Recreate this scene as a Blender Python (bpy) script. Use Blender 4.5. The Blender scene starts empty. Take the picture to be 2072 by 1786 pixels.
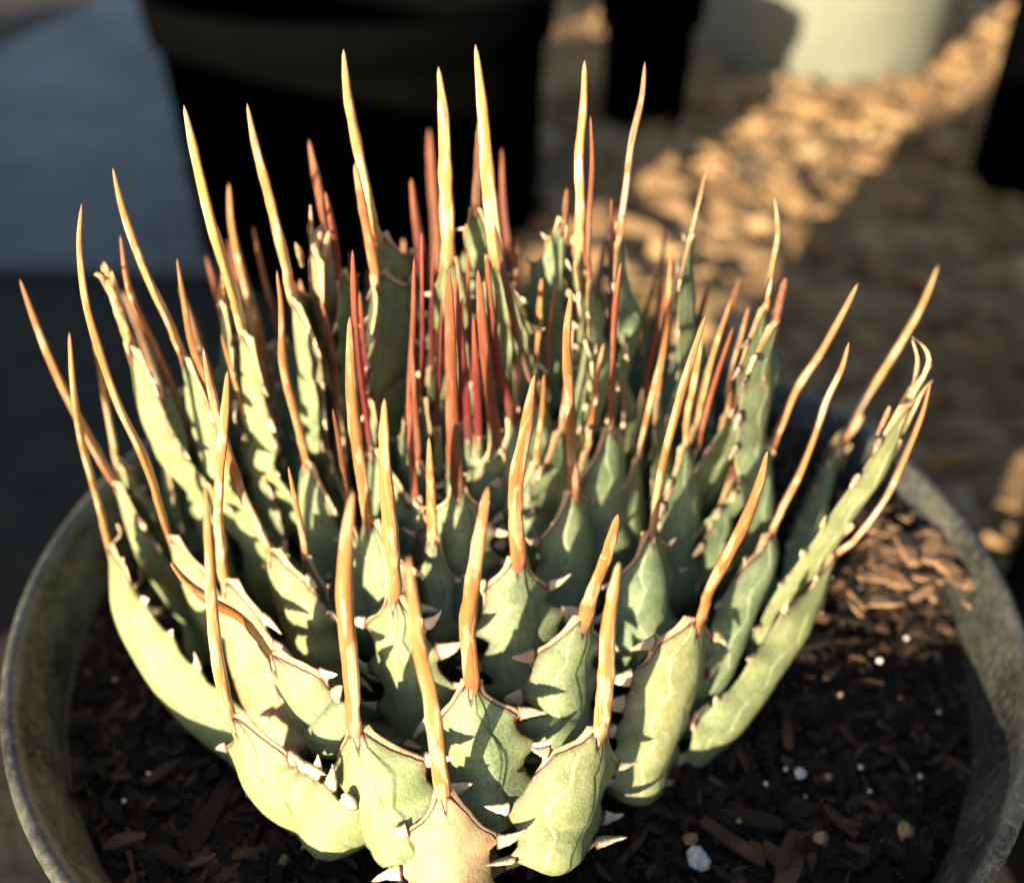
import bpy, math, random
import numpy as np
from mathutils import Vector, Matrix, noise as mnoise

# ------------------------------------------------------------------ camera, light, exposure
scene = bpy.context.scene
W_PX, H_PX = 2072.0, 1786.0          # tracing scale of the photograph
F_PX = 2700 * 2072 / 3000.0
PITCH, DIST, ROLL = math.radians(35.2), 1.783, math.radians(0.5)
FWD = np.array([0, math.cos(PITCH), -math.sin(PITCH)])
UP0 = np.array([0, math.sin(PITCH), math.cos(PITCH)])
RI0 = np.array([1.0, 0, 0])
CR, SR = math.cos(ROLL), math.sin(ROLL)
RI = CR * RI0 + SR * UP0
UPV = -SR * RI0 + CR * UP0
CAM = np.array([-0.019, 0, 0.279]) - DIST * FWD
cam_d = bpy.data.cameras.new('camera')
cam_o = bpy.data.objects.new('camera', cam_d)
scene.collection.objects.link(cam_o)
M = Matrix(((RI[0], UPV[0], -FWD[0], CAM[0]), (RI[1], UPV[1], -FWD[1], CAM[1]), (RI[2], UPV[2], -FWD[2], CAM[2]), (0, 0, 0, 1)))
cam_o.matrix_world = M
cam_d.sensor_fit = 'HORIZONTAL'
cam_d.sensor_width = 36.0
cam_d.lens = 36.0 * F_PX / W_PX
cam_d.clip_start, cam_d.clip_end = 0.01, 500
cam_d.dof.use_dof = True
cam_d.dof.focus_distance = 1.36
cam_d.dof.aperture_fstop = (cam_d.lens / 1000.0) / 0.036
cam_d.dof.aperture_blades = 0
scene.camera = cam_o

SUN_AZ, SUN_EL = math.radians(33), math.radians(9.2)      # sun behind the camera, to its left, low
world = bpy.data.worlds.new("World"); scene.world = world; world.use_nodes = True
nt = world.node_tree
sky = nt.nodes.new('ShaderNodeTexSky'); sky.sky_type = 'NISHITA'; sky.sun_disc = False
sky.sun_elevation = SUN_EL; sky.sun_rotation = math.pi + SUN_AZ
sky.air_density = 1.0; sky.dust_density = 0.6; sky.ozone_density = 1.0
bg = nt.nodes['Background']; nt.links.new(sky.outputs[0], bg.inputs[0]); bg.inputs[1].default_value = 0.09
sun_d = bpy.data.lights.new('sun', 'SUN'); sun_d.energy = 5.0; sun_d.angle = math.radians(0.5)
sun_d.color = (1.0, 0.87, 0.60)
sun_o = bpy.data.objects.new('sun', sun_d); scene.collection.objects.link(sun_o)
TO_SUN = Vector((-math.sin(SUN_AZ) * math.cos(SUN_EL), -math.cos(SUN_AZ) * math.cos(SUN_EL), math.sin(SUN_EL)))
sun_o.rotation_euler = TO_SUN.to_track_quat('Z', 'Y').to_euler()
sun_o.location = (-4, -6, 4)
scene.view_settings.view_transform = 'Standard'; scene.view_settings.look = 'None'
scene.view_settings.exposure = 1.7; scene.view_settings.gamma = 1.0

# ------------------------------------------------------------------ helpers
def ray(x, y): return FWD + (x - W_PX / 2) / F_PX * RI - (y - H_PX / 2) / F_PX * UPV
def at_z(x, y, z):
    d = ray(x, y); return CAM + (z - CAM[2]) / d[2] * d
def at_y(x, y, Y):
    d = ray(x, y); return CAM + (Y - CAM[1]) / d[1] * d
def tag(o, label=None, cat=None, group=None, kind=None):
    if label: o['label'] = label
    if cat: o['category'] = cat
    if group: o['group'] = group
    if kind: o['kind'] = kind
    return o
def link(o, parent=None):
    scene.collection.objects.link(o)
    if parent is not None: o.parent = parent
    return o
def mesh_obj(name, verts, faces, mats, parent=None, smooth=True, attrs=None, fmat=None):
    me = bpy.data.meshes.new(name)
    me.from_pydata([tuple(v) for v in verts], [], faces)
    for m in (mats if isinstance(mats, (list, tuple)) else [mats]): me.materials.append(m)
    if smooth: me.polygons.foreach_set('use_smooth', [True] * len(faces))
    if fmat is not None: me.polygons.foreach_set('material_index', fmat)
    for k, v in (attrs or {}).items():
        a = me.attributes.new(k, 'FLOAT', 'POINT'); a.data.foreach_set('value', np.asarray(v, dtype=np.float32))
    me.update()
    return link(bpy.data.objects.new(name, me), parent)
def empty(name, loc, parent=None):
    o = bpy.data.objects.new(name, None); o.empty_display_size = 0.1
    o.location = tuple(loc); return link(o, parent)
def grid_faces(nv, nu, closed=True, caps=True):
    f = []
    for i in range(nv - 1):
        for j in range(nu if closed else nu - 1):
            a, b = i * nu + j, i * nu + (j + 1) % nu
            f.append((a, b, b + nu, a + nu))
    if caps and closed:
        f.append(tuple(range(nu - 1, -1, -1))); f.append(tuple(range((nv - 1) * nu, nv * nu)))
    return f
def catmull(P, n):
    """resample a polyline of control rows (any number of columns) by centripetal-ish Catmull-Rom to n rows of even arc length (first three columns)"""
    P = np.asarray(P, float)
    Q = np.vstack([2 * P[0] - P[1], P, 2 * P[-1] - P[-2]])
    out = []
    for i in range(1, len(Q) - 2):
        p0, p1, p2, p3 = Q[i - 1], Q[i], Q[i + 1], Q[i + 2]
        for t in np.linspace(0, 1, 16, endpoint=False):
            out.append(0.5 * ((2 * p1) + (-p0 + p2) * t + (2 * p0 - 5 * p1 + 4 * p2 - p3) * t * t + (-p0 + 3 * p1 - 3 * p2 + p3) * t ** 3))
    out.append(Q[-2]); out = np.array(out)
    s = np.concatenate([[0], np.cumsum(np.linalg.norm(np.diff(out[:, :3], axis=0), axis=1))])
    g = np.linspace(0, s[-1], n)
    return np.stack([np.interp(g, s, out[:, k]) for k in range(out.shape[1])], 1), s[-1]
def unit(v): return v / (np.linalg.norm(v) + 1e-12)

# node helper -------------------------------------------------------
class X:
    def __init__(s, nt, sock): s.nt, s.s = nt, sock
    def _m(s, op, *o):
        n = s.nt.nodes.new('ShaderNodeMath'); n.operation = op
        for i, v in enumerate((s,) + o):
            if isinstance(v, X): s.nt.links.new(v.s, n.inputs[i])
            else: n.inputs[i].default_value = v
        return X(s.nt, n.outputs[0])
    def __add__(s, o): return s._m('ADD', o)
    def __radd__(s, o): return s._m('ADD', o)
    def __sub__(s, o): return s._m('SUBTRACT', o)
    def __rsub__(s, o): return (s * -1.0) + o
    def __mul__(s, o): return s._m('MULTIPLY', o)
    def __rmul__(s, o): return s._m('MULTIPLY', o)
    def __truediv__(s, o): return s._m('DIVIDE', o)
    def __pow__(s, o): return s._m('POWER', o)
    def abs(s): return s._m('ABSOLUTE')
    def sin(s): return s._m('SINE')
    def exp(s): return s._m('EXPONENT')
    def clamp(s):
        r = s._m('ADD', 0.0); r.s.node.use_clamp = True; return r
    def ramp(s, a, b):          # smooth 0 -> 1 from a to b
        n = s.nt.nodes.new('ShaderNodeMapRange'); n.interpolation_type = 'SMOOTHSTEP'
        s.nt.links.new(s.s, n.inputs['Value'])
        n.inputs['From Min'].default_value = a; n.inputs['From Max'].default_value = b
        if a > b:
            n.inputs['From Min'].default_value = b; n.inputs['From Max'].default_value = a
            return 1.0 - X(s.nt, n.outputs[0])
        return X(s.nt, n.outputs[0])
def mat(name):
    m = bpy.data.materials.new(name); m.use_nodes = True
    return m, m.node_tree, m.node_tree.nodes['Principled BSDF']
def attr(nt, name, out='Fac'):
    n = nt.nodes.new('ShaderNodeAttribute'); n.attribute_name = name; return X(nt, n.outputs[out])
def objinfo(nt):
    n = nt.nodes.new('ShaderNodeObjectInfo'); return X(nt, n.outputs['Color']), X(nt, n.outputs['Random'])
def coords(nt, scale=(1, 1, 1), kind='Object', add=None):
    c = nt.nodes.new('ShaderNodeTexCoord'); m = nt.nodes.new('ShaderNodeMapping')
    nt.links.new(c.outputs[kind], m.inputs[0]); m.inputs['Scale'].default_value = scale
    if add is not None:
        cb = nt.nodes.new('ShaderNodeCombineXYZ')
        for i in range(3): nt.links.new(add.s, cb.inputs[i])
        nt.links.new(cb.outputs[0], m.inputs['Location'])
    return m.outputs[0]
def noise(nt, vec, scale, detail=4, rough=0.6, dist=0.0):
    n = nt.nodes.new('ShaderNodeTexNoise'); n.inputs['Scale'].default_value = scale
    n.inputs['Detail'].default_value = detail; n.inputs['Roughness'].default_value = rough; n.inputs['Distortion'].default_value = dist
    nt.links.new(vec, n.inputs['Vector']); return X(nt, n.outputs['Fac'])
def voro(nt, vec, scale, feature='F1'):
    n = nt.nodes.new('ShaderNodeTexVoronoi'); n.feature = feature; n.inputs['Scale'].default_value = scale
    nt.links.new(vec, n.inputs['Vector']); return X(nt, n.outputs['Distance'])
def combine(nt, x, y, z):
    n = nt.nodes.new('ShaderNodeCombineXYZ')
    for i, v in enumerate((x, y, z)):
        if isinstance(v, X): nt.links.new(v.s, n.inputs[i])
        else: n.inputs[i].default_value = v
    return n.outputs[0]
def mix(nt, fac, a, b, mode='MIX'):
    n = nt.nodes.new('ShaderNodeMix'); n.data_type = 'RGBA'; n.blend_type = mode
    for v, i in ((fac, 0), (a, 6), (b, 7)):
        if isinstance(v, X): nt.links.new(v.s, n.inputs[i])
        elif i == 0: n.inputs[0].default_value = v
        else: n.inputs[i].default_value = (*v, 1)
    return X(nt, n.outputs[2])
def bump(nt, bsdf, h, strength=0.4, dist=0.01):
    b = nt.nodes.new('ShaderNodeBump'); b.inputs['Strength'].default_value = strength; b.inputs['Distance'].default_value = dist
    nt.links.new(h.s, b.inputs['Height']); nt.links.new(b.outputs[0], bsdf.inputs['Normal'])

# ------------------------------------------------------------------ materials
def leaf_material():
    m, nt, b = mat('agave_leaf')
    u, al = attr(nt, 'ac'), attr(nt, 'al')
    col, rnd = objinfo(nt)
    dry = X(nt, nt.nodes.new('ShaderNodeObjectInfo').outputs['Alpha'])     # 1 living, 0 dried out
    oc = coords(nt, add=rnd * 37.0)
    n1 = noise(nt, oc, 7, 4, .6); n2 = noise(nt, oc, 30, 5, .65); n3 = noise(nt, oc, 170, 3, .75); nf = noise(nt, oc, 520, 2, .7)
    base = mix(nt, n1.ramp(.35, .68), (0.150, 0.185, 0.092), (0.225, 0.250, 0.112))
    base = mix(nt, 1.0, base, col, 'MULTIPLY')
    # waxy bloom in fine grains, thinner along rubbed places
    bloom = n2.ramp(.38, .66) * 0.34 + n3.ramp(.44, .60) * 0.36
    base = mix(nt, bloom, base, (0.35, 0.375, 0.225))
    base = mix(nt, nf.ramp(.54, .64) * .5, base, (0.09, 0.12, 0.08))
    # imprints of the neighbouring leaf's toothed margin, pressed in the bud
    w1 = (al * 31.0 + rnd * 20.0).sin().abs()
    e1 = u.abs() + n1 * .25 - (w1 * 0.20 + 0.50)
    w2 = (al * 23.0 + rnd * 33.0 + 1.0).sin().abs()
    e2 = (u + n1 * .35 - .25 + (rnd - .5) * .3) - w2 * 0.25
    line = (e1.abs().ramp(.05, .0) * .6 + e2.abs().ramp(.04, .0) * .5) * n2.ramp(.35, .55)
    base = mix(nt, line * .24 * dry, base, (0.48, 0.52, 0.42))
    # horny margin running down from the spine, with its purple border
    bu = (u.abs() ** 6.0) * 0.10 + 0.002 + ((u / .16) * (u / .16) * -1.0).exp() * 0.026
    s = al - bu + (n2 - .5) * .014
    horn = mix(nt, n2.ramp(.3, .7), (0.60, 0.42, 0.26), (0.42, 0.24, 0.12))
    purple = mix(nt, n3.ramp(.3, .7), (0.045, 0.012, 0.016), (0.115, 0.035, 0.030))
    spk = s.ramp(.036, .002) * n3.ramp(.43, .57)
    base = mix(nt, spk * .85, base, purple)
    edge = u.abs().ramp(.80, .97) * al.ramp(.40, .05) * n3.ramp(.36, .50)
    base = mix(nt, edge * .7 * n2.ramp(.25, .5), base, purple)
    # dried leaf: tan, with brown blotches and long creases
    dn = noise(nt, oc, 11, 5, .65, 1.0)
    tan = mix(nt, dn.ramp(.38, .72), (0.44, 0.32, 0.18), (0.26, 0.13, 0.06))
    base = mix(nt, dry, tan, base)
    base = mix(nt, s.ramp(.017, .007), base, purple)
    base = mix(nt, s.ramp(.0035, -.0015), base, horn)
    # small corky scars
    sc = voro(nt, oc, 9)
    scar = sc.ramp(.085, .055) * n1.ramp(.5, .6)
    base = mix(nt, scar * .8, base, (0.22, 0.10, 0.05))
    base = mix(nt, sc.ramp(.05, .035) * n1.ramp(.5, .6), base, (0.55, 0.46, 0.36))
    nt.links.new(base.s, b.inputs['Base Color'])
    b.inputs['Roughness'].default_value = .52
    b.inputs['Specular IOR Level'].default_value = .38
    b.inputs['Subsurface Weight'].default_value = .10
    b.inputs['Subsurface Radius'].default_value = (.02, .025, .01); b.inputs['Subsurface Scale'].default_value = .5
    h = (e1.ramp(.05, -.05) * .55 + e2.ramp(.05, -.05) * .35) * dry + n2 * .45 + n3 * .22 + nf * .12 - scar * .5 - s.ramp(.01, -.004) * .35
    bump(nt, b, h, .75, .0075)
    return m
def spine_material():
    m, nt, b = mat('agave_spine')
    t, u = attr(nt, 'al'), attr(nt, 'ac')
    col, rnd = objinfo(nt)
    red = X(nt, nt.nodes.new('ShaderNodeObjectInfo').outputs['Alpha'])      # 1 mature, 0 young red
    v = combine(nt, u * 1.6 + rnd * 40.0, t * 9.0, rnd * 9.0)
    streak = noise(nt, combine(nt, u * 9.0 + rnd * 31.0, t * 1.6, rnd), 1.6, 4, .65)
    patch = noise(nt, v, .55, 3, .55, .6)
    fine = noise(nt, coords(nt, (1, 1, 1), add=rnd * 11.0), 190, 4, .7)
    tan = mix(nt, streak.ramp(.35, .65), (0.60, 0.45, 0.30), (0.47, 0.30, 0.16))
    org = mix(nt, streak.ramp(.35, .65), (0.48, 0.235, 0.085), (0.29, 0.11, 0.038))
    c = mix(nt, patch.ramp(.42, .52), tan, org)
    c = mix(nt, t.ramp(.78, 1.0) * .7, c, (0.42, 0.20, 0.10))
    c = mix(nt, t.ramp(.16, .0) * .7, c, (0.20, 0.085, 0.055))
    young = mix(nt, streak.ramp(.3, .7), (0.22, 0.020, 0.024), (0.060, 0.008, 0.010))
    young = mix(nt, t.ramp(.5, 1.0) * .7, young, (0.36, 0.11, 0.045))
    young = mix(nt, t.ramp(.22, .02) * .8, young, (0.07, 0.05, 0.035))
    c = mix(nt, red, young, c)
    c = mix(nt, fine.ramp(.54, .68) * .55, c, (0.20, 0.09, 0.04))
    c = mix(nt, 1.0, c, col, 'MULTIPLY')
    nt.links.new(c.s, b.inputs['Base Color'])
    b.inputs['Roughness'].default_value = .42
    b.inputs['Subsurface Weight'].default_value = .22
    b.inputs['Subsurface Radius'].default_value = (.03, .012, .004); b.inputs['Subsurface Scale'].default_value = .6
    bump(nt, b, streak * 1.0 + fine * .25, .6, .004)
    return m
def tooth_material():
    m, nt, b = mat('horny_tooth')
    col, rnd = objinfo(nt)
    oc = coords(nt, add=rnd * 17.0)
    n = noise(nt, oc, 2.2, 4, .65)
    t = attr(nt, 'al')
    c = mix(nt, n.ramp(.35, .7), (0.68, 0.56, 0.42), (0.52, 0.38, 0.26))
    c = mix(nt, t.ramp(.13, .02), c, (0.15, 0.055, 0.04))
    c = mix(nt, 1.0, c, col, 'MULTIPLY')
    nt.links.new(c.s, b.inputs['Base Color']); b.inputs['Roughness'].default_value = .6
    b.inputs['Subsurface Weight'].default_value = .1; b.inputs['Subsurface Scale'].default_value = .01
    bump(nt, b, n, .25, .04)
    return m
def plastic_material(name, dark, dust, dustamt, rough=.45, spec=.5):
    m, nt, b = mat(name); b.inputs['Specular IOR Level'].default_value = spec
    oc = coords(nt)
    n1 = noise(nt, oc, 4, 6, .65); n2 = noise(nt, oc, 60, 5, .7); n3 = noise(nt, oc, 210, 3, .7)
    scr = noise(nt, coords(nt, (1, 1, 7)), 9, 5, .7, .4)
    f = (n1.ramp(.35, .7) * .6 + n2.ramp(.42, .7) * .5 + scr.ramp(.55, .7) * .25) * dustamt
    c = mix(nt, f.clamp(), dark, dust)
    c = mix(nt, n3.ramp(.64, .70) * .8 * dustamt, c, tuple(min(1, x * 2.2) for x in dust))
    nt.links.new(c.s, b.inputs['Base Color'])
    b.inputs['Roughness'].default_value = rough
    r = f * .35 + rough; nt.links.new(r.s, b.inputs['Roughness'])
    bump(nt, b, n2 * .4 + scr * .5 + n3 * .3, .2, .004)
    return m
def wood_material(name, a, bcol, c3):
    m, nt, b = mat(name)
    col, rnd = objinfo(nt)
    oc = coords(nt, add=rnd * 23.0)
    at = attr(nt, 'rnd')
    n1 = noise(nt, oc, 9, 5, .7); n2 = noise(nt, oc, 70, 4, .7)
    c = mix(nt, at, a, bcol)
    c = mix(nt, (at * 7.3 + .2).sin().abs().ramp(.86, 1.0) * .8, c, c3)
    c = mix(nt, n1.ramp(.4, .7) * .6, c, a)
    c = mix(nt, n2.ramp(.5, .7) * .4, c, tuple(x * .35 for x in a))
    nt.links.new(c.s, b.inputs['Base Color']); b.inputs['Roughness'].default_value = .85
    b.inputs['Specular IOR Level'].default_value = .25
    bump(nt, b, n1 + n2 * .6, .7, .012)
    return m
MAT_LEAF, MAT_SPINE, MAT_TOOTH = leaf_material(), spine_material(), tooth_material()
MAT_POT = plastic_material('dusty_black_plastic', (0.016, 0.017, 0.018), (0.22, 0.21, 0.17), .6, .42)
MAT_POT_WALL = plastic_material('dark_pot_plastic', (0.012, 0.013, 0.015), (0.055, 0.050, 0.042), .35, .5)
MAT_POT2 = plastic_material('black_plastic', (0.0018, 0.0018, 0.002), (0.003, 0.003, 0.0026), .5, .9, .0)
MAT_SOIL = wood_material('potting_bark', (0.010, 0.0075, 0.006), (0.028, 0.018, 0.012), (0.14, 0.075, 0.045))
MAT_CHIP = wood_material('sun_painted_bark', (0.20, 0.105, 0.06), (0.33, 0.19, 0.11), (0.42, 0.28, 0.17))  # tan wood paled further, sunlight put into the chip colour
MAT_MULCH = wood_material('ground_mulch', (0.20, 0.115, 0.055), (0.38, 0.23, 0.115), (0.50, 0.34, 0.18))
def simple(name, c1, c2, scale, rough=.8, bs=.4, bd=.02):
    m, nt, b = mat(name); oc = coords(nt)
    n = noise(nt, oc, scale, 6, .65); n2 = noise(nt, oc, scale * 9, 4, .7)
    c = mix(nt, (n * .7 + n2 * .3).ramp(.35, .65), c1, c2)
    nt.links.new(c.s, b.inputs['Base Color']); b.inputs['Roughness'].default_value = rough
    bump(nt, b, n + n2 * .5, bs, bd); return m
MAT_PERLITE = simple('perlite', (0.55, 0.53, 0.50), (0.75, 0.73, 0.70), 25, .8)
MAT_SLAB = simple('grey_paving', (0.10, 0.10, 0.105), (0.20, 0.20, 0.20), .55, .85)
MAT_PALE = simple('pale_plastic', (0.17, 0.17, 0.135), (0.21, 0.21, 0.17), 1.2, .6, .15)
MAT_EARTH = simple('bare_earth', (0.016, 0.012, 0.009), (0.045, 0.030, 0.020), 3.0, .95, .8, .08)
MAT_DRY = simple('dry_fibre', (0.55, 0.40, 0.25), (0.26, 0.15, 0.08), 14, .8)

# ------------------------------------------------------------------ the rosette: traced leaf lines set back into depth
B = np.array([-0.10, -0.09, -0.19])       # crown of the plant on the soil
def dome_hit(x, y):
    d = ray(x, y); best = None
    for t in np.linspace(.6, 3.2, 1400):
        P = CAM + t * d; dy = P[1] - B[1]; r2 = (P[0] - B[0]) ** 2 + dy ** 2
        if P[2] <= .36 + .22 * dy - .45 * r2 + (.05 if dy > 0 else 0): return P
    return CAM + 1.6 * d
NU = 24
plant = empty('agave_plant', B)
tag(plant, 'spiny blue green agave rosette with long tan and red spines growing in the pot', 'agave')
PL = Vector(B)
TINT = {'g': (.80, .87, .90), 'y': (1.08, 1.03, .86), 'yy': (1.18, 1.08, .80), 'b': (.66, .82, .90), 'd': (.50, .63, .66)}  # g and b: leaf colours darkened and blued to carry shade
SPC = {'t': ((1.05, 1.0, 1.0), 1.0), 'o': ((.95, .85, .75), 1.0), 'r': ((1, 1, 1), 0.0), 'm': ((.9, .78, .75), .28), 'y': ((1.22, 1.36, 1.35), 1.0), 'p': ((1.08, 1.12, 1.15), 1.0), 'k': ((.45, .38, .38), .6), 'v': ((.8, .85, 1.0), 1.0)}

def tooth_mesh(seed):
    r = random.Random(seed); nv, nu = 9, 8
    hook = r.uniform(-.5, .9); vs, at = [], []
    blunt = r.random() < .3
    for i in range(nv):
        t = i / (nv - 1)
        L = t * (0.72 if blunt else 1.0)
        cz = hook * .75 * t * t
        rr = (.24 * (1 - t) ** .8 + (.10 if blunt else .015)) * (1 + .12 * r.uniform(-1, 1))
        if i == nv - 1: rr *= .3
        for j in range(nu):
            a = 2 * math.pi * j / nu
            vs.append((L, rr * .55 * math.cos(a), cz + rr * 1.15 * math.sin(a))); at.append(t)
    me = bpy.data.meshes.new('tooth'); me.from_pydata(vs, [], grid_faces(nv, nu))
    me.polygons.foreach_set('use_smooth', [True] * len(me.polygons)); me.materials.append(MAT_TOOTH)
    a = me.attributes.new('al', 'FLOAT', 'POINT'); a.data.foreach_set('value', np.array(at, dtype=np.float32))
    return me
TEETH = [tooth_mesh(i) for i in range(14)]

def frame_at(P, T, twist=0.0):
    r = P - B; r[2] = 0; n = np.linalg.norm(r)
    r = r + np.array([0, -1, 0]) * max(0.0, .16 - n); r = unit(r); r = unit(r + np.array([0, -.55, 0]) * abs(r[0]))
    S = unit(np.cross(T, r)); N = np.cross(S, T)
    if np.dot(N, r) < 0: N = -N; S = -S
    if twist:
        c, s = math.cos(twist), math.sin(twist); S, N = c * S + s * N, c * N - s * S
    return S, N
leaf_no = 0
def leaf(sp, bl, ws=22, c='g', s='t', zs=0.0, lean=.08, dry=1.0, spine=True, teeth=True, curl=0.0, ragged=False, thick=.31, twist=0.0, sbw=None, g=None):
    """sp: spine line tip..base (x, y); bl: blade line (x, y, width) downwards; all in tracing pixels, zs moves the leaf up its line of sight"""
    global leaf_no
    leaf_no += 1; rg = random.Random(leaf_no * 7 + 3)
    sbx, sby = sp[-1]
    P0 = dome_hit(sbx, sby)
    if zs: P0 = at_z(sbx, sby, P0[2] + zs)
    dep = float(np.dot(P0 - CAM, FWD)); dy = P0[1] - B[1]
    gg = g if g is not None else 1 + .22 * max(-1, min(1, dy / .5))
    pts = [(P0, ws)]
    zz = [P0[2] - (y - sby) * dep / (F_PX * .817) * gg for x, y, w in bl]
    zlow = -.16
    if zz[-1] < zlow:
        k = (P0[2] - zlow) / (P0[2] - zz[-1]); zz = [P0[2] - (P0[2] - z) * k for z in zz]
    for (x, y, w), z in zip(bl, zz): pts.append((at_z(x, y, z), w))
    # hidden foot of the blade, back to the crown
    last = pts[-1][0]; rv = last - B; rv[2] = 0; rn = np.linalg.norm(rv); rv = unit(rv)
    q = last * .5 + B * .5; q[2] = min(last[2], -.06) * .5 - .13; pts.append((q, pts[-1][1] * .97))
    q = B + rv * min(.08, rn * .3); q[2] = -.30; pts.append((q, pts[-1][1] * .8))
    rows = []
    for i, (P, w) in enumerate(pts):
        a = pts[max(0, i - 1)][0]; b_ = pts[min(len(pts) - 1, i + 1)][0]
        T = unit(a - b_); S, N = frame_at(P.copy(), T, twist)
        d = P - CAM; dd = float(np.dot(d, FWD)); vw = unit(d); side = unit(np.cross(vw, T))
        fac = math.sqrt(np.dot(S, side) ** 2 + (thick * .62 * np.dot(N, side)) ** 2)
        rows.append((*P, min(w * (.94 if i else 1) * dd / F_PX / max(fac, .42) / 2, .078)))
    r0, r1 = np.array(rows[0]), np.array(rows[1])           # long hollow shoulders below the spine
    r1[:3] = r1[:3] + .18 * (np.array(rows[2])[:3] - r1[:3]) if len(rows) > 2 else r1[:3]; rows[1] = tuple(r1)
    mid = .5 * (r0 + r1); mid[3] = r0[3] + .33 * (r1[3] - r0[3]); rows.insert(1, tuple(mid))
    # blade ---------------------------------------------------------------
    nv = 64
    C, L = catmull(rows, nv)
    tw_ph = rg.uniform(0, 6)
    vs, ac, al = [], [], []
    tlist = []
    step = rg.uniform(.058, .082)
    for sd in (-1, 1):
        a_ = rg.uniform(.045, .09)
        while a_ < min(L * .75, .62): tlist.append((a_, sd)); a_ += step * rg.uniform(.75, 1.35)
    frames = []
    origin = np.array(C[-1, :3])
    for i in range(nv):
        P = C[i, :3]; T = unit(C[max(0, i - 1), :3] - C[min(nv - 1, i + 1), :3])
        S, N = frame_at(P.copy(), T, twist + .10 * math.sin(3 * i / nv + tw_ph))
        w = max(C[i, 3], .004); a_l = L * i / (nv - 1)
        frames.append((P, S, N, T, w, a_l))
        th = max(w * thick * (.62 + .5 * min(1, a_l / .16)), .006)
        for j in range(NU):
            a = 2 * math.pi * j / NU; u = math.cos(a); sn = math.sin(a)
            wl = w
            for (ta, sd) in tlist:                       # margin swells at each tooth
                if sd * u > .3: wl += .034 * min(1, w / .05) * math.exp(-((a_l - ta) / .017) ** 2) * max(0.0, abs(u) - .62) * 1.9
            nz = mnoise.noise(Vector((P[0] * 9 + leaf_no, P[1] * 9 + u * 1.2, P[2] * 9 + sn)))
            if sn >= 0: h = th * (1.0 * (1 - abs(u) ** 2.4) * (.98 + .10 * nz) + .07 * abs(sn))
            else: h = -th * (.30 * (1 - u * u) * (1 + .10 * nz) + .07 * abs(sn))
            h -= w * .26 * u * u                          # cupped towards the heart
            edge = 1 + .07 * mnoise.noise(Vector((a_l * 42, leaf_no * 3.1, 1 if u > 0 else -1)))
            v = P + S * (wl * u * edge) + N * h
            vs.append(v - origin); ac.append(u); al.append(a_l)
    lf = mesh_obj('leaf', vs, grid_faces(nv, NU), MAT_LEAF, plant, attrs={'ac': ac, 'al': al})
    lf.location = Vector(origin) - PL
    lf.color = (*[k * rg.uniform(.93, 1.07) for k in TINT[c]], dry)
    # spine -----------------------------------------------------------------
    if spine:
        Yt = P0[1] + lean * (P0[1] - B[1])
        n_ = len(sp)
        # arc fraction along the traced spine gives its depth
        dl = [0]
        for k in range(n_ - 1, 0, -1): dl.append(dl[-1] + math.dist(sp[k], sp[k - 1]))
        q3 = []
        for k, idx in enumerate(range(n_ - 1, -1, -1)):
            f = dl[k] / dl[-1]; q3.append(at_y(sp[idx][0], sp[idx][1], P0[1] + (Yt - P0[1]) * f))
        tb = unit(C[0, :3] - C[3, :3])
        start = C[2, :3] if nv > 3 else P0
        start = P0 - tb * .034
        rows2 = [(*start,)] + [(*p,) for p in q3]
        nvs, nus = 40, 12
        D, Ls = catmull(rows2, nvs)
        wb = ws * dep / F_PX / 2
        sv, sa, sl = [], [], []
        ph = rg.uniform(0, 6)
        for i in range(nvs):
            t = i / (nvs - 1); P = D[i]; T = unit(D[min(nvs - 1, i + 1)] - D[max(0, i - 1)])
            S, N = frame_at(P.copy(), T, .35 * math.sin(5 * t + ph))
            prof = float(np.interp(t, [0, .07, .16, .4, .65, .85, .95, 1], [1, .88, .80, .76, .66, .48, .30, .16]))
            prof *= 1 + .17 * mnoise.noise(Vector((t * 11, leaf_no * 1.7, 0)))
            if t > .965: prof *= math.sqrt(max(0.02, 1 - ((t - .965) / .035) ** 2))
            if t < .09: prof *= .12 + .88 * math.sqrt(t / .09)
            for j in range(nus):
                a = 2 * math.pi * j / nus; u, sn = math.cos(a), math.sin(a)
                rr = 1 + .10 * math.sin(3 * a + 4 * t + ph)
                gro = -.32 * math.exp(-((u) / .3) ** 2) * (1 - t) if sn < 0 else 0
                flat = .62 + .2 * t
                v = P + S * (wb * prof * u * rr) + N * (wb * prof * sn * flat * (rr + gro) + (wb * .18 * (1 - t) if t < .2 else 0))
                sv.append(v - origin); sa.append(u); sl.append(t)
        so = mesh_obj('spine', sv, grid_faces(nvs, nus), MAT_SPINE, lf, attrs={'ac': sa, 'al': sl})
        cc, rd = SPC[s]; so.color = (*[k * rg.uniform(.92, 1.08) for k in cc], rd)
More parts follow.
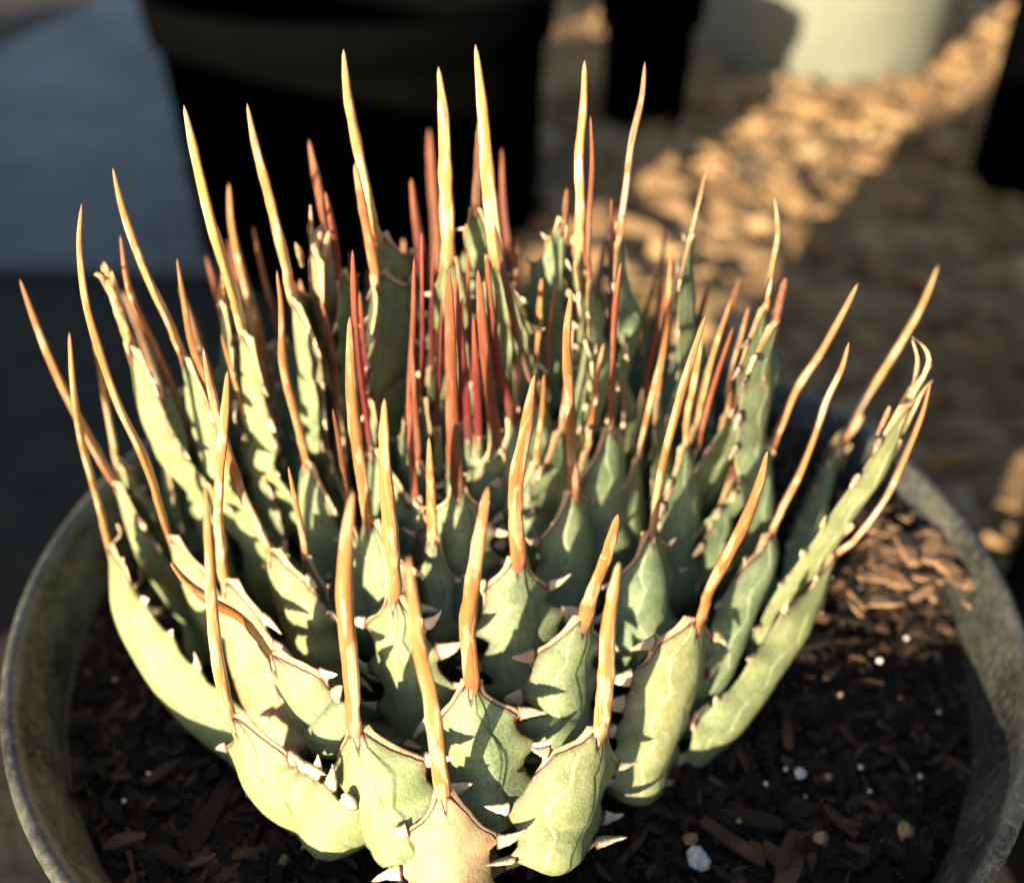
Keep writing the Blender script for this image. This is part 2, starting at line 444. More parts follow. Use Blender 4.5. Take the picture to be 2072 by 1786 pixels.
    # teeth -------------------------------------------------------------------
    if teeth:
        for (ta, sd) in tlist:
            i = min(nv - 1, int(round(ta / L * (nv - 1)))); P, S, N, T, w, _ = frames[i]
            if ta > L * .72: continue
            pos = P + S * sd * (w * 1.01 + .021 * min(1, w / .05)) - N * w * .24
            sz = rg.uniform(.034, .056) * min(1.0, .42 + w / .085) * (1.0 if dy < -.2 else .72)
            xdir = unit(S * sd * 1.0 - N * rg.uniform(-.15, .25) + T * rg.uniform(-.25, .25)); zdir = T * (1 if rg.random() < .6 else -1)
            ydir = unit(np.cross(zdir, xdir)); zdir = np.cross(xdir, ydir)
            o = bpy.data.objects.new('tooth', TEETH[rg.randrange(len(TEETH))]); link(o, lf)
            pos = pos - origin - xdir * sz * .10
            o.matrix_local = Matrix(((xdir[0] * sz, ydir[0] * sz, zdir[0] * sz, pos[0]), (xdir[1] * sz, ydir[1] * sz, zdir[1] * sz, pos[1]), (xdir[2] * sz, ydir[2] * sz, zdir[2] * sz, pos[2]), (0, 0, 0, 1)))
            k = rg.uniform(.65, 1.15); o.color = (k, k * rg.uniform(.88, 1), k * rg.uniform(.8, 1), 1)
    return lf, frames, origin

def strip(lf, origin, pts, w0, w1, name='dry_fibre', mat_=None):
    """a torn strip of dried fibre hanging on a leaf end; pts are 3D"""
    nv, nu = 18, 6
    D, _ = catmull(pts, nv); vs = []
    for i in range(nv):
        t = i / (nv - 1); P = D[i]; T = unit(D[min(nv - 1, i + 1)] - D[max(0, i - 1)])
        S, N = frame_at(P.copy(), T, 2.2 * t); w = w0 + (w1 - w0) * t
        for j in range(nu):
            a = 2 * math.pi * j / nu; vs.append(P + S * w * math.cos(a) + N * w * .3 * math.sin(a) - origin)
    return mesh_obj(name, vs, grid_faces(nv, nu), mat_ or MAT_DRY, lf)

LEAVES = [
 # ---- front row
 dict(sp=[(826,1126),(844,1289),(871,1405),(886,1521),(897,1598)], bl=[(905,1640,100),(910,1710,150),(915,1790,168),(918,1860,160)], ws=42, c='y', s='p', dry=.0),
 dict(sp=[(714,995),(700,1130),(699,1250),(709,1360),(720,1470)], bl=[(729,1500,92),(742,1540,146),(760,1590,172),(785,1650,165),(830,1720,130)], ws=45, c='y'),
 dict(sp=[(1252,1137),(1240,1210),(1229,1288),(1224,1384),(1214,1470)], bl=[(1206,1500,82),(1188,1545,134),(1163,1600,172),(1140,1660,172),(1120,1735,120)], ws=44, c='y', s='p'),
 dict(sp=[(987,985),(968,1108),(954,1205),(945,1282),(955,1375)], bl=[(951,1402,72),(957,1440,116),(970,1500,160),(985,1580,165),(985,1660,145)], ws=44, c='g', s='o'),
 dict(sp=[(1250,1040),(1228,1120),(1205,1180),(1185,1245)], bl=[(1172,1290,95),(1150,1360,130),(1145,1440,135),(1130,1500,110)], ws=42, c='g', s='o'),
 dict(sp=[(1553,912),(1535,985),(1497,1075),(1457,1150),(1432,1200),(1415,1248)], bl=[(1393,1300,85),(1372,1370,112),(1345,1450,108),(1318,1530,98),(1280,1600,62)], ws=38, c='y', s='o'),
 dict(sp=[(415,985),(423,1100),(430,1230),(443,1350),(466,1445)], bl=[(500,1500,66),(522,1565,98),(560,1610,112),(620,1650,112),(700,1690,90)], ws=34, c='yy', s='p'),
 dict(sp=[(345,1138),(380,1180),(430,1218),(490,1252),(545,1318)], bl=[(568,1350,78),(600,1400,95),(640,1455,100),(690,1500,90)], ws=34, c='g', s='o', lean=.2),
 # ---- second ring, front
 dict(sp=[(1082,757),(1062,876),(1045,960),(1043,1040),(1048,1125)], bl=[(1045,1165,85),(1045,1230,138),(1065,1310,150),(1080,1400,130)], ws=40, c='g', s='o'),
 dict(sp=[(778,806),(780,953),(792,1088),(797,1200)], bl=[(800,1240,85),(803,1310,120),(830,1400,132),(852,1490,128),(870,1560,100)], ws=40, c='y', s='p'),
 dict(sp=[(708,640),(712,800),(722,900),(735,985),(747,1045)], bl=[(750,1090,72),(757,1140,98),(775,1220,104),(790,1290,90)], ws=36, c='g', s='o'),
 dict(sp=[(411,703),(430,800),(455,900),(490,1000),(545,1105)], bl=[(560,1150,66),(585,1205,88),(612,1275,100),(640,1350,98),(690,1440,80)], ws=32, c='y', s='t'),
 dict(sp=[(908,545),(912,690),(916,850),(926,982)], bl=[(930,1025,80),(925,1090,128),(920,1170,142),(920,1280,128)], ws=34, c='b', s='m'),
 dict(sp=[(1156,588),(1146,690),(1152,800),(1155,876),(1161,985)], bl=[(1162,1020,62),(1160,1080,108),(1160,1160,132),(1160,1260,125)], ws=34, c='b', s='o'),
 dict(sp=[(1428,638),(1390,754),(1363,851),(1339,948),(1318,1070)], bl=[(1318,1110,52),(1315,1165,95),(1310,1240,108),(1298,1330,100)], ws=30, c='b', s='o'),
 dict(sp=[(1424,657),(1405,774),(1393,830),(1386,890)], bl=[(1390,930,50),(1386,1000,72),(1380,1100,88),(1372,1210,88)], ws=24, c='b', s='t'),
 dict(sp=[(1718,692),(1703,746),(1672,812),(1645,890),(1614,967),(1583,1025),(1560,1072)], bl=[(1562,1105,58),(1540,1155,78),(1503,1225,86),(1470,1310,82),(1438,1400,76),(1395,1480,60)], ws=28, c='b', s='t'),
 dict(sp=[(1883,775),(1862,850),(1820,950),(1790,1010),(1735,1085),(1690,1120)], bl=[(1655,1200,45),(1612,1262,98),(1562,1340,118),(1500,1430,112),(1440,1492,80),(1375,1538,26)], ws=22, c='y', s='p'),
 dict(sp=[(140,672),(150,800),(165,890),(190,985),(222,1105)], bl=[(235,1160,52),(252,1230,66),(298,1310,78),(350,1385,88),(410,1450,92),(480,1505,88),(600,1600,60)], ws=24, c='yy', s='p'),
 dict(sp=[(40,565),(90,700),(150,830),(190,905),(232,972)], bl=[(262,1040,52),(300,1110,66),(345,1180,70),(395,1260,66),(432,1330,60)], ws=26, c='y', s='t'),
 dict(sp=[(165,412),(160,500),(172,605),(195,690),(240,820),(294,934),(343,1080)], bl=[(362,1125,46),(398,1190,62),(432,1260,72),(470,1350,82),(515,1440,80)], ws=26, c='y', s='p'),
 dict(sp=[(186,660),(205,760),(222,860),(238,935)], bl=[(270,1000,40),(320,1070,60),(375,1160,66),(420,1250,60)], ws=20, c='y', s='p'),
 dict(sp=[(460,750),(453,860),(445,960),(443,1060),(455,1165)], bl=[(470,1210,64),(490,1290,85),(512,1370,88),(545,1450,86),(590,1520,80)], ws=34, c='yy', s='p', dry=.08),
 dict(sp=[(243,475),(263,590),(312,700),(356,800),(386,880)], bl=[(392,930,44),(402,1000,56),(432,1080,66),(470,1170,66)], ws=24, c='y', s='t'),
 dict(sp=[(228,340),(250,430),(290,540),(336,640),(368,712)], bl=[(385,760,46),(402,830,64),(430,910,72),(462,1000,70)], ws=28, c='y', s='p'),
 dict(sp=[(205,535),(222,575),(240,630),(262,690)], bl=[(285,750,58),(305,820,72),(338,885,80),(390,960,80)], ws=34, c='yy', s='y'),
 dict(sp=[(358,523),(371,605),(387,693),(410,759),(430,850),(446,900)], bl=[(462,950,42),(485,1020,62),(520,1110,70),(560,1220,70)], ws=22, c='y', s='o'),
 # ---- middle ring
 dict(sp=[(560,547),(569,624),(573,740),(596,837),(620,925)], bl=[(625,965,62),(635,1030,92),(645,1095,112),(645,1190,115),(655,1280,100)], ws=26, c='g', s='o'),
 dict(sp=[(713,505),(718,640),(733,780),(752,900)], bl=[(765,945,58),(775,1010,80),(800,1090,92),(820,1180,90)], ws=24, c='b', s='r'),
 dict(sp=[(967,545),(975,640),(988,760),(1005,888)], bl=[(1012,930,68),(1012,1000,108),(1012,1090,130),(1015,1180,125)], ws=30, c='b', s='m'),
 dict(sp=[(985,520),(995,640),(1012,750),(1035,840)], bl=[(1045,880,54),(1062,940,82),(1080,1020,100),(1090,1110,100)], ws=26, c='b', s='r'),
 dict(sp=[(1257,530),(1245,620),(1240,720),(1235,855)], bl=[(1240,900,62),(1234,960,88),(1235,1050,98),(1240,1160,98)], ws=24, c='b', s='m'),
 dict(sp=[(1237,400),(1240,520),(1245,640),(1262,745)], bl=[(1268,800,44),(1272,880,62),(1275,980,70)], ws=18, c='g', s='r'),
 dict(sp=[(1358,510),(1350,630),(1342,707),(1330,790)], bl=[(1332,850,54),(1336,940,72),(1340,1050,82),(1335,1160,82)], ws=22, c='b', s='o'),
 dict(sp=[(1343,463),(1338,550),(1330,640)], bl=[(1325,700,42),(1318,770,54),(1310,860,66),(1305,960,66)], ws=20, c='b', s='o'),
 dict(sp=[(1736,573),(1699,646),(1660,716),(1614,785),(1583,855),(1555,915)], bl=[(1550,960,46),(1540,1040,62),(1520,1130,74),(1490,1230,76)], ws=28, c='b', s='t'),
 dict(sp=[(1899,536),(1866,617),(1831,679),(1788,749),(1746,814),(1705,890)], bl=[(1678,950,50),(1645,1030,72),(1610,1110,80),(1570,1210,80)], ws=24, c='b', s='p'),
 dict(sp=[(1858,690),(1872,760),(1845,805)], bl=[(1815,860,52),(1775,940,56),(1715,1030,54),(1665,1110,52),(1600,1210,60),(1540,1300,60)], ws=48, c='y', s='t', spine=False),
 dict(sp=[(832,360),(842,450),(856,540),(868,650)], bl=[(862,700,48),(864,770,66),(870,850,74),(880,940,74)], ws=32, c='b', s='r'),
 dict(sp=[(838,520),(836,650),(830,760),(822,850)], bl=[(817,910,42),(822,990,62),(832,1090,72)], ws=16, c='d', s='m'),
 dict(sp=[(868,260),(874,360),(882,450),(886,560)], bl=[(882,620,44),(884,700,60),(890,800,64)], ws=26, c='b', s='m'),
 dict(sp=[(625,282),(645,380),(668,480),(688,590),(700,680)], bl=[(704,730,50),(700,800,60),(694,900,66)], ws=32, c='g', s='m'),
 dict(sp=[(727,590),(736,700),(748,800)], bl=[(756,860,40),(770,930,60),(785,1010,70)], ws=20, c='b', s='r'),
 dict(sp=[(512,458),(530,540),(552,625),(572,700)], bl=[(588,750,44),(600,830,60),(612,930,70)], ws=22, c='b', s='m'),
 dict(sp=[(463,370),(470,460),(495,570),(518,650),(534,715)], bl=[(540,760,50),(545,840,62),(553,940,66),(575,1060,70)], ws=28, c='g', s='t'),
 dict(sp=[(372,213),(400,340),(428,450),(462,560),(492,660)], bl=[(500,710,46),(508,780,54),(520,870,66),(540,970,70)], ws=38, c='y', s='y'),
 dict(sp=[(1000,450),(1020,560),(1050,690),(1082,800)], bl=[(1092,850,50),(1112,920,70),(1130,1000,80)], ws=24, c='b', s='k'),
 dict(sp=[(1515,620),(1500,680),(1482,750),(1470,830)], bl=[(1462,880,44),(1450,960,62),(1435,1050,72),(1425,1150,76)], ws=20, c='b', s='v'),
 # ---- back ring
 dict(sp=[(695,100),(705,200),(725,300),(745,400),(766,485)], bl=[(778,530,66),(785,600,84),(788,690,90)], ws=36, c='y', s='y'),
 dict(sp=[(718,330),(735,420),(750,500),(762,565)], bl=[(770,610,70),(776,680,98),(780,760,104),(780,850,100)], ws=36, c='g', s='o'),
 dict(sp=[(500,210),(518,300),(545,400),(570,500),(592,595)], bl=[(612,640,72),(625,700,98),(635,780,108),(640,870,104)], ws=34, c='g', s='y'),
 dict(sp=[(887,135),(898,250),(904,400),(908,520)], bl=[(906,570,54),(906,650,70),(908,740,76)], ws=36, c='y', s='y'),
 dict(sp=[(962,90),(975,220),(988,380),(1004,520)], bl=[(1015,570,62),(1028,640,82),(1040,730,88)], ws=36, c='g', s='y'),
 dict(sp=[(970,240),(966,340),(962,420)], bl=[(966,470,50),(968,540,74),(972,630,80)], ws=26, c='b', s='k'),
 dict(sp=[(1015,300),(1018,420),(1030,520),(1038,610)], bl=[(1048,660,48),(1062,730,62),(1075,820,70)], ws=18, c='b', s='m'),
 dict(sp=[(1183,122),(1180,220),(1172,320),(1174,420),(1168,500)], bl=[(1172,545,54),(1177,610,78),(1182,700,90)], ws=36, c='g', s='y'),
 dict(sp=[(1147,380),(1142,450)], bl=[(1131,500,34),(1118,560,58),(1106,640,76),(1100,730,80)], ws=22, c='b', s='k'),
 dict(sp=[(1195,235),(1198,330),(1192,450),(1190,560)], bl=[(1192,610,44),(1198,690,62),(1200,790,72)], ws=20, c='g', s='m'),
 dict(sp=[(1305,125),(1298,200),(1278,290),(1268,370),(1253,470)], bl=[(1250,530,50),(1254,610,64),(1256,700,70)], ws=26, c='b', s='v'),
 dict(sp=[(1470,345),(1432,348),(1416,400),(1400,470)], bl=[(1392,510,34),(1388,580,48),(1385,670,56),(1380,770,60)], ws=16, c='b', s='v'),
 dict(sp=[(1568,400),(1575,470),(1562,540),(1550,610)], bl=[(1540,660,50),(1530,730,66),(1515,820,74)], ws=26, c='d', s='v'),
 dict(sp=[(1590,560),(1572,640)], bl=[(1545,700,66),(1532,780,80),(1518,880,84),(1505,980,84)], ws=36, c='b', s='k'),
 dict(sp=[(452,520),(448,600)], bl=[(458,650,34),(464,740,46),(478,850,56)], ws=24, c='b', s='o'),
 # ---- heart
 dict(sp=[(890,620),(893,720)], bl=[(897,800,36),(905,880,52),(912,980,66)], ws=24, c='d', s='r'),
]
BUILT = [leaf(**d) for d in LEAVES]
# heart bud: unopened red leaves standing at the centre
for (tip, base, w) in [((853, 470), (856, 800), 15), ((893, 600), (884, 860), 15), ((945, 500), (955, 770), 16), ((1006, 590), (994, 820), 15), ((1022, 560), (1046, 760), 15), ((877, 470), (872, 740), 14), ((922, 560), (946, 870), 26), ((903, 575), (913, 900), 20), ((958, 640), (968, 880), 20), ((935, 600), (932, 850), 18)]:
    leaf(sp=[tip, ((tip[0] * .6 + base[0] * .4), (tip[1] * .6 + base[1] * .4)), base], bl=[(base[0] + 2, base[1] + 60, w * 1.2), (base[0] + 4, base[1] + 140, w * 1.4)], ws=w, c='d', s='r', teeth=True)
# inner leaves that close the gaps between the traced ones
rf = random.Random(5)
for (x, y) in [(640,760),(690,820),(560,790),(850,930),(980,770),(1110,780),(1150,700),(1220,770),(1300,700),(1380,760),(1440,760),(1100,640),(820,620),(680,560),(1030,690),(870,1080),(1080,930),(1190,900),(1420,900),(1480,960),(500,900),(330,900),(1300,920),(700,1060),(620,1120),(540,830),(665,905),(835,1000),(905,720),(1075,760),(1205,640),(1300,800),(1410,850),(655,640),(805,700),(470,730),(425,790),(325,800),(1130,860),(1470,860),(735,700),(520,690),(1160,620),(940,690),(980,640),(1345,680)]:
    x0 = x + rf.uniform(-8, 8); L = rf.uniform(170, 270) * (.8 if y < 800 else 1)
    k = (x - 940) / 900
    leaf(sp=[(x0 + k * L * .55, y - L), (x0 + k * L * .25 + rf.uniform(-4, 4), y - L * .5), (x0, y)],
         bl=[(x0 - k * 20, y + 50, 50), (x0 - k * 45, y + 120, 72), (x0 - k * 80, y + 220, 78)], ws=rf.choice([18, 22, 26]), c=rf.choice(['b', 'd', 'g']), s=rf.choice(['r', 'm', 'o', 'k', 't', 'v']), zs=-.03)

def strips_on(idx, lines):
    """dried, torn fibres at a leaf end; each line is traced points (x, y) and start/end widths in tracing pixels"""
    lf, fr, org = BUILT[idx]; Y0 = fr[0][0][1]; dep = float(np.dot(fr[0][0] - CAM, FWD))
    for pts, w0, w1 in lines:
        q = [at_y(x, y, Y0 + .012 * math.sin(i * 2.1)) for i, (x, y) in enumerate(pts)]
        strip(lf, org, q, w0 * dep / F_PX / 2, w1 * dep / F_PX / 2)
def leaf_index(x, y):
    return min(range(len(LEAVES)), key=lambda i: math.dist(LEAVES[i]['sp'][0], (x, y)))
strips_on(leaf_index(1858, 690), [([(1790,880),(1830,825),(1862,770),(1884,738)],30,6), ([(1815,850),(1850,800),(1872,755),(1880,725),(1868,700),(1846,682)],16,5),
    ([(1840,800),(1853,760),(1856,725),(1846,688)],13,5), ([(1800,905),(1828,872),(1845,835),(1868,790),(1888,768)],18,5), ([(1775,880),(1790,850),(1800,822)],20,5), ([(1805,930),(1815,905),(1822,890)],16,8)])
strips_on(leaf_index(1883, 775), [([(1640,1230),(1655,1190),(1672,1150),(1690,1110)],30,14), ([(1662,1240),(1668,1200),(1684,1165)],12,6), ([(1600,1232),(1625,1222),(1650,1225)],12,20),
    ([(1622,1180),(1640,1190),(1650,1215)],16,10), ([(1675,1100),(1700,1085),(1725,1060)],22,12), ([(1632,1250),(1645,1215),(1652,1185)],26,10)])
strips_on(leaf_index(205, 535), [([(245,640),(225,590),(205,560),(193,553)],24,9), ([(243,630),(228,580),(216,545),(210,530)],24,8), ([(248,630),(236,590),(228,560),(224,545)],20,7)])
strips_on(leaf_index(1899, 536), [([(1690,930),(1705,900),(1728,868),(1745,840)],24,8), ([(1670,960),(1672,920),(1690,890),(1712,866)],26,7), ([(1700,950),(1712,915),(1722,900)],14,5)])
strips_on(leaf_index(1736, 573), [([(1545,965),(1550,930),(1560,905)],36,26), ([(1522,960),(1530,935),(1520,915)],12,5)])
strips_on(leaf_index(140, 672), [([(232,1140),(262,1190),(300,1235),(330,1238)],14,22), ([(225,1100),(245,1080),(238,1060)],16,6), ([(262,1195),(285,1175),(282,1150)],20,8)])
# withered leaf stub behind the left spines
lf, fr, org = leaf(sp=[(632,420),(636,470),(640,490)], bl=[(640,520,62),(648,570,64),(655,640,52),(660,720,60)], ws=48, c='yy', s='p', dry=.0, spine=False, teeth=False)
BUILT.append((lf, fr, org)); LEAVES.append(dict(sp=[(632, 420)]))
strips_on(len(LEAVES) - 1, [([(632,520),(630,470),(628,415)],14,5), ([(655,520),(662,490),(666,470)],22,8), ([(612,540),(606,510),(600,492)],20,8), ([(640,515),(648,480),(650,470)],20,8)])

# ------------------------------------------------------------------ the pot
def lathe(profile, nseg, name, m, parent=None, center=(0, 0, 0), wob=0.0, attrs=None):
    vs, fs = [], []
    n = len(profile)
    for i, (r, z) in enumerate(profile):
        for j in range(nseg):
            a = 2 * math.pi * j / nseg
            rr = r * (1 + wob * math.sin(2 * a + .7) + wob * .5 * math.sin(5 * a))
            vs.append((rr * math.cos(a) + center[0], rr * math.sin(a) + center[1], z + center[2]))
    for i in range(n - 1):
        for j in range(nseg):
            a, b_ = i * nseg + j, i * nseg + (j + 1) % nseg
            fs.append((a, b_, b_ + nseg, a + nseg))
    return mesh_obj(name, vs, fs, m, parent)
GZ = -1.62
pot = empty('nursery_pot', (0, 0, GZ)); tag(pot, 'round black plastic nursery pot with dusty rim holding the agave and dark bark soil', 'pot')
o = lathe([(.0, .02), (.74, .02), (.76, .03), (.945, 1.40), (.95, 1.44), (.95, 1.46), (.928, 1.46), (.92, 1.40), (.735, .05), (0, .05)], 128, 'wall', MAT_POT_WALL, pot)
o = lathe([(.928, 1.44), (.952, 1.44), (.978, 1.445), (.990, 1.46), (1.0, 1.585), (1.001, 1.606), (.996, 1.617), (.986, 1.621), (.975, 1.618), (.968, 1.606), (.964, 1.585), (.958, 1.56), (.948, 1.545), (.940, 1.52), (.936, 1.47), (.928, 1.455), (.928, 1.44)], 160, 'rim', MAT_POT, pot, wob=.0012)

# ------------------------------------------------------------------ soil and chips
def rough_disc(R, z0, nr, ns):
    vs, fs, at = [(0, 0, z0)], [], [0]
    for i in range(1, nr):
        for j in range(ns):
            a = 2 * math.pi * j / ns; r = R * i / (nr - 1)
            x, y = r * math.cos(a), r * math.sin(a)
            h = .10 * max(0, min(1, (x * .45 + y * .95 - .30) / .3)) + .022 * mnoise.noise(Vector((x * 4, y * 4, 0))) + .016 * mnoise.noise(Vector((x * 13, y * 13, 3))) + .009 * mnoise.noise(Vector((x * 34, y * 34, 7)))
            vs.append((x, y, z0 + h)); at.append(.5 + .5 * mnoise.noise(Vector((x * 20, y * 20, 1))))
    for j in range(ns): fs.append((0, 1 + j, 1 + (j + 1) % ns))
    for i in range(nr - 2):
        for j in range(ns):
            a, b_ = 1 + i * ns + j, 1 + i * ns + (j + 1) % ns
            fs.append((a, a + ns, b_ + ns, b_))
    return vs, fs, at
SOIL_Z = -.17
def chip_verts(r, L, Wd, H):
    nx = 4; vs = []
    bend = r.uniform(-.2, .2) * L
    for i in range(nx):
        t = i / (nx - 1); x = (t - .5) * L
        k = (1 - .45 * abs(2 * t - 1) ** 2) * r.uniform(.75, 1.15)
        for (sy, sz) in ((-1, -1), (1, -1), (1, 1), (-1, 1)):
            vs.append(np.array([x + r.uniform(-.06, .06) * L, sy * Wd / 2 * k * r.uniform(.8, 1.15), sz * H / 2 * k * r.uniform(.7, 1.3) + bend * (t - .5) ** 2]))
    return vs, grid_faces(nx, 4)
def rot_rand(r, tilt=.45):
    az = r.uniform(0, 6.283); a, b_ = r.uniform(-tilt, tilt), r.uniform(-.6, .6)
    return np.array((Matrix.Rotation(az, 3, 'Z') @ Matrix.Rotation(a, 3, 'Y') @ Matrix.Rotation(b_, 3, 'X')))
def scatter(n, place, size, seed, aspect=(.25, .5)):
    r = random.Random(seed); V, Fc, A = [], [], []
    for _ in range(n):
        p = place(r); L = size(r) ; vs, fs = chip_verts(r, L, L * r.uniform(*aspect), L * r.uniform(.1, .25))
        Rm = rot_rand(r); k = len(V); a = r.random()
        for v in vs: V.append(Rm @ v + p); A.append(a)
        for f in fs: Fc.append(tuple(q + k for q in f))
    return V, Fc, A
v1, f1, a1 = rough_disc(.932, SOIL_Z, 70, 150)
def pl(r):
    a = r.uniform(0, 6.283); q = .91 * math.sqrt(r.random()); return np.array([q * math.cos(a), q * math.sin(a), SOIL_Z + .10 * max(0, min(1, (q * math.cos(a) * .45 + q * math.sin(a) * .95 - .30) / .3)) + r.uniform(-.005, .02)])
v2, f2, a2 = scatter(12000, pl, lambda r: r.choice([.010, .013, .018, .024, .034, .055]) * r.uniform(.7, 1.3), 11, (.12, .5))
k = len(v1)
o = mesh_obj('potting_soil', list(v1) + v2, f1 + [tuple(q + k for q in f) for f in f2], MAT_SOIL, attrs={'rnd': a1 + a2}, smooth=False)
tag(o, 'dark brown bark potting mix filling the black pot around the agave', 'soil', kind='stuff')
def single(name, verts, faces, m, loc, rot, label, cat, group, a=None, smooth=False):
    o = mesh_obj(name, verts, faces, m, smooth=smooth, attrs={'rnd': [a if a is not None else .5] * len(verts)})
    o.location = loc; o.rotation_euler = rot; tag(o, label, cat, group); return o
rr = random.Random(21)
# bark pieces lying on top, traced where the photograph shows them (x, y, length, angle)
BARK = [(430,1640,150,75,.25),(215,1505,52,40,.8),(215,1545,60,30,.75),(1520,1655,120,-20,.25),(1480,1700,140,-35,.2),(1700,1580,90,75,.1),(1590,1720,110,60,.15),(1740,1420,70,-40,.1),(1600,1760,120,55,.2),
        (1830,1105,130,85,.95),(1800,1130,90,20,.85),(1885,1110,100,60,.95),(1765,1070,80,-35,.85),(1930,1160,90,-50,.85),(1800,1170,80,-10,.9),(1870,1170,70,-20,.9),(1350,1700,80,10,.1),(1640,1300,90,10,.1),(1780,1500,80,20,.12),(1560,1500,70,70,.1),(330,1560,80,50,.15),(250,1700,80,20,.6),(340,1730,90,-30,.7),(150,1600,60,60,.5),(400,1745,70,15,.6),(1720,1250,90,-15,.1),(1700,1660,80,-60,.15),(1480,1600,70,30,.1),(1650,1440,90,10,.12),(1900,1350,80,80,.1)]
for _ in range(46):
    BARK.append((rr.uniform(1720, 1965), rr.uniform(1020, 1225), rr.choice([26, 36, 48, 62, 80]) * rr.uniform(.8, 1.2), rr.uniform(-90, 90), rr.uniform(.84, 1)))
UNIQUE = {(430, 1640): 'long brown bark piece lying left of the front leaves', (215, 1505): 'small reddish bark flake near the left rim, upper of two', (215, 1545): 'small reddish bark flake near the left rim, lower of two',
          (1830, 1105): 'long straight wood splinter coloured paler for the sunlit patch near the right rim', (1740, 1420): 'dark bark strip on the shaded soil, just right of the lowest right leaf', (1600, 1760): 'dark bark strip in front of the large perlite lump',
          (1520, 1655): 'long dark bark strip behind the large perlite lump', (1900, 1350): 'dark bark chip touching the right inner wall of the pot', (400, 1745): 'reddish bark chip at the bottom left in front of the leaves'}
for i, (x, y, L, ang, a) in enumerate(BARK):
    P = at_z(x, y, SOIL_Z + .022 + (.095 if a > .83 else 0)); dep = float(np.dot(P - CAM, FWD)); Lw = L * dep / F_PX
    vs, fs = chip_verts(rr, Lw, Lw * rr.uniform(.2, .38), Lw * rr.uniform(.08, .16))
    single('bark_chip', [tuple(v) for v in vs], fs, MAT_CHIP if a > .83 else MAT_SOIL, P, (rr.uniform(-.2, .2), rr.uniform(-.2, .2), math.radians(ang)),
           UNIQUE.get((x, y)) or 'tan bark chip with sunlight painted into its colour at the right back of the pot' if a > .83 else ('reddish brown bark chip on the shaded soil left of the agave' if x < 600 else 'dark bark chip on the shaded soil right of the agave'), 'bark chip', 'bark chips lying on the potting soil', a)
PEB = [(1412,1740,44,'large white perlite lump at the front of the soil'),(1397,1697,26,'small buff pebble just behind the large perlite lump'),(575,1738,20,'white perlite grain left of the front leaf'),(1832,1680,34,'oval buff pebble near the right rim'),
       (1660,1695,26,'pinkish pebble between bark chips'),(1675,1570,18,None),(1620,1565,22,None),(1780,1335,14,None),(1822,1412,14,None),(1862,1570,14,None),(1742,1552,14,None),(1700,1405,13,None),(1590,1555,12,None),(1835,1290,12,None),(232,1375,16,None),(345,1430,14,None),(300,1565,12,None),(1495,1660,16,None),(1900,1440,12,None),(1760,1600,12,None),(1630,1610,12,None),(1550,1585,12,None),(1960,1700,18,None),(390,1470,10,None),(250,1620,12,None),(1740,1190,14,None)]
for i, (x, y, wpx, lab) in enumerate(PEB):
    P = at_z(x, y, SOIL_Z + .035); dep = float(np.dot(P - CAM, FWD)); R = wpx * (1 if wpx > 18 else .72) * dep / F_PX / 2
    vs, fs = [], []; nv_, nu_ = 8, 10
    for a in range(nv_):
        th = math.pi * (a + .02) / (nv_ - 1 + .04)
        for b_ in range(nu_):
            ph = 2 * math.pi * b_ / nu_
            v = Vector((math.sin(th) * math.cos(ph), math.sin(th) * math.sin(ph), math.cos(th)))
            k = 1 + .75 * mnoise.noise(v * 1.7 + Vector((i * 3, 0, 0))); vs.append(tuple(v * R * k))
    buff = lab and ('buff' in lab or 'pink' in lab) or i % 3 == 2
    single('pebble' if buff else 'perlite_grain', vs, grid_faces(nv_, nu_), MAT_MULCH if buff else MAT_PERLITE, P, (rr.random(), rr.random(), rr.random() * 6),
           lab or ('tiny buff pebble on the dark soil' if buff else 'tiny white perlite grain on the dark soil'), 'pebble' if buff else 'perlite', 'pebbles on the soil' if buff else 'perlite grains on the soil', 1.0, True)

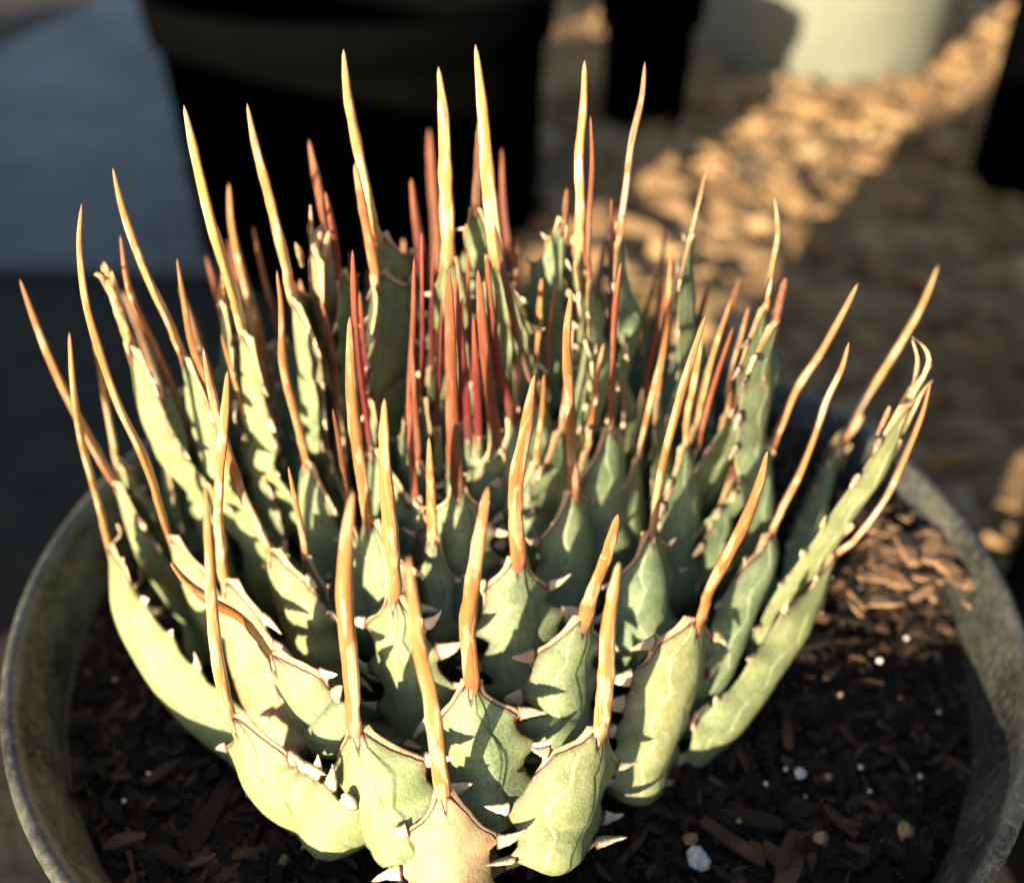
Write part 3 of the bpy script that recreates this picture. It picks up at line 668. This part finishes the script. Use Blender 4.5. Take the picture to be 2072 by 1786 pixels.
# ------------------------------------------------------------------ ground and surroundings
gs = 60
gv = [(-gs, -gs, GZ), (gs, -gs, GZ), (gs, gs, GZ), (-gs, gs, GZ)]
o = mesh_obj('ground', gv, [(0, 1, 2, 3)], MAT_EARTH, smooth=False); tag(o, kind='structure')
def plg(r):
    Y = r.uniform(1.0, 15) ; return np.array([r.uniform(-.9, .25 + .62 * Y + 1.0), Y, GZ + r.uniform(.0, .10)])
v3, f3, a3 = scatter(5000, plg, lambda r: r.uniform(.35, 1.1), 31)
o = mesh_obj('mulch', v3, f3, MAT_MULCH, attrs={'rnd': a3}, smooth=False); tag(o, 'golden brown wood chip mulch covering the ground behind the pot', 'mulch', kind='stuff')
def boxv(x0, x1, y0, y1, z0, z1):
    v = [(x0, y0, z0), (x1, y0, z0), (x1, y1, z0), (x0, y1, z0), (x0, y0, z1), (x1, y0, z1), (x1, y1, z1), (x0, y1, z1)]
    return v, [(0, 3, 2, 1), (4, 5, 6, 7), (0, 1, 5, 4), (1, 2, 6, 5), (2, 3, 7, 6), (3, 0, 4, 7)]
v, f = boxv(-6.95, -1.05, 4.75, 26, GZ - .1, GZ + .06)
o = mesh_obj('paving_slab', v, f, MAT_SLAB, smooth=False); tag(o, kind='structure')
def big_pot(x, y, r_top, r_bot, h, label, m, group='black nursery pots standing behind the agave'):
    e = empty('nursery_pot', (x, y, GZ)); tag(e, label, 'pot', group)
    lathe([(0, .0), (r_bot - .03, .0), (r_bot, .03), (r_top - .06, h - .3), (r_top - .06, h), (r_top - .12, h), (r_top - .12, h - .5), (0, h - .5)], 72, 'wall', m, e)
    lathe([(r_top - .055, h - .28), (r_top, h - .28), (r_top + .02, h - .02), (r_top, h), (r_top - .07, h), (r_top - .07, h - .1)], 72, 'rim', m, e)
    return e
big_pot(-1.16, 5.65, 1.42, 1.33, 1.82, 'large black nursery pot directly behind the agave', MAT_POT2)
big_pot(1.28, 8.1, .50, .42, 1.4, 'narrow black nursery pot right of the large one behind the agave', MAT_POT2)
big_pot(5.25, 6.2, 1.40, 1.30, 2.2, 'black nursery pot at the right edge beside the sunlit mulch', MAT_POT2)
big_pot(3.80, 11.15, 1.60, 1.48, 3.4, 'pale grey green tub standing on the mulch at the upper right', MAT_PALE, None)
for (x, y, h, lab) in [(-5.1, 0.55, 2.0, 'unseen black pot added left of the agave to cast shade, nearest of the row'), (-9.1, 1.5, 3.8, 'unseen black pot added left of the agave to cast shade, middle of the row'), (3.2, 0.3, 2.8, 'unseen black pot added right of the agave pot to shade the mulch'), (-13.1, 2.5, 3.8, 'unseen black pot added left of the agave to cast shade, farthest of the row')]:  # pots out of view, added to cast shade on slab, ground and mulch
    big_pot(x, y, 2.16 if x < 0 else 1.62, 2.10 if x < 0 else 1.58, h, lab, MAT_POT2, 'unseen black pots added left of the agave to cast shade' if x < 0 else None)
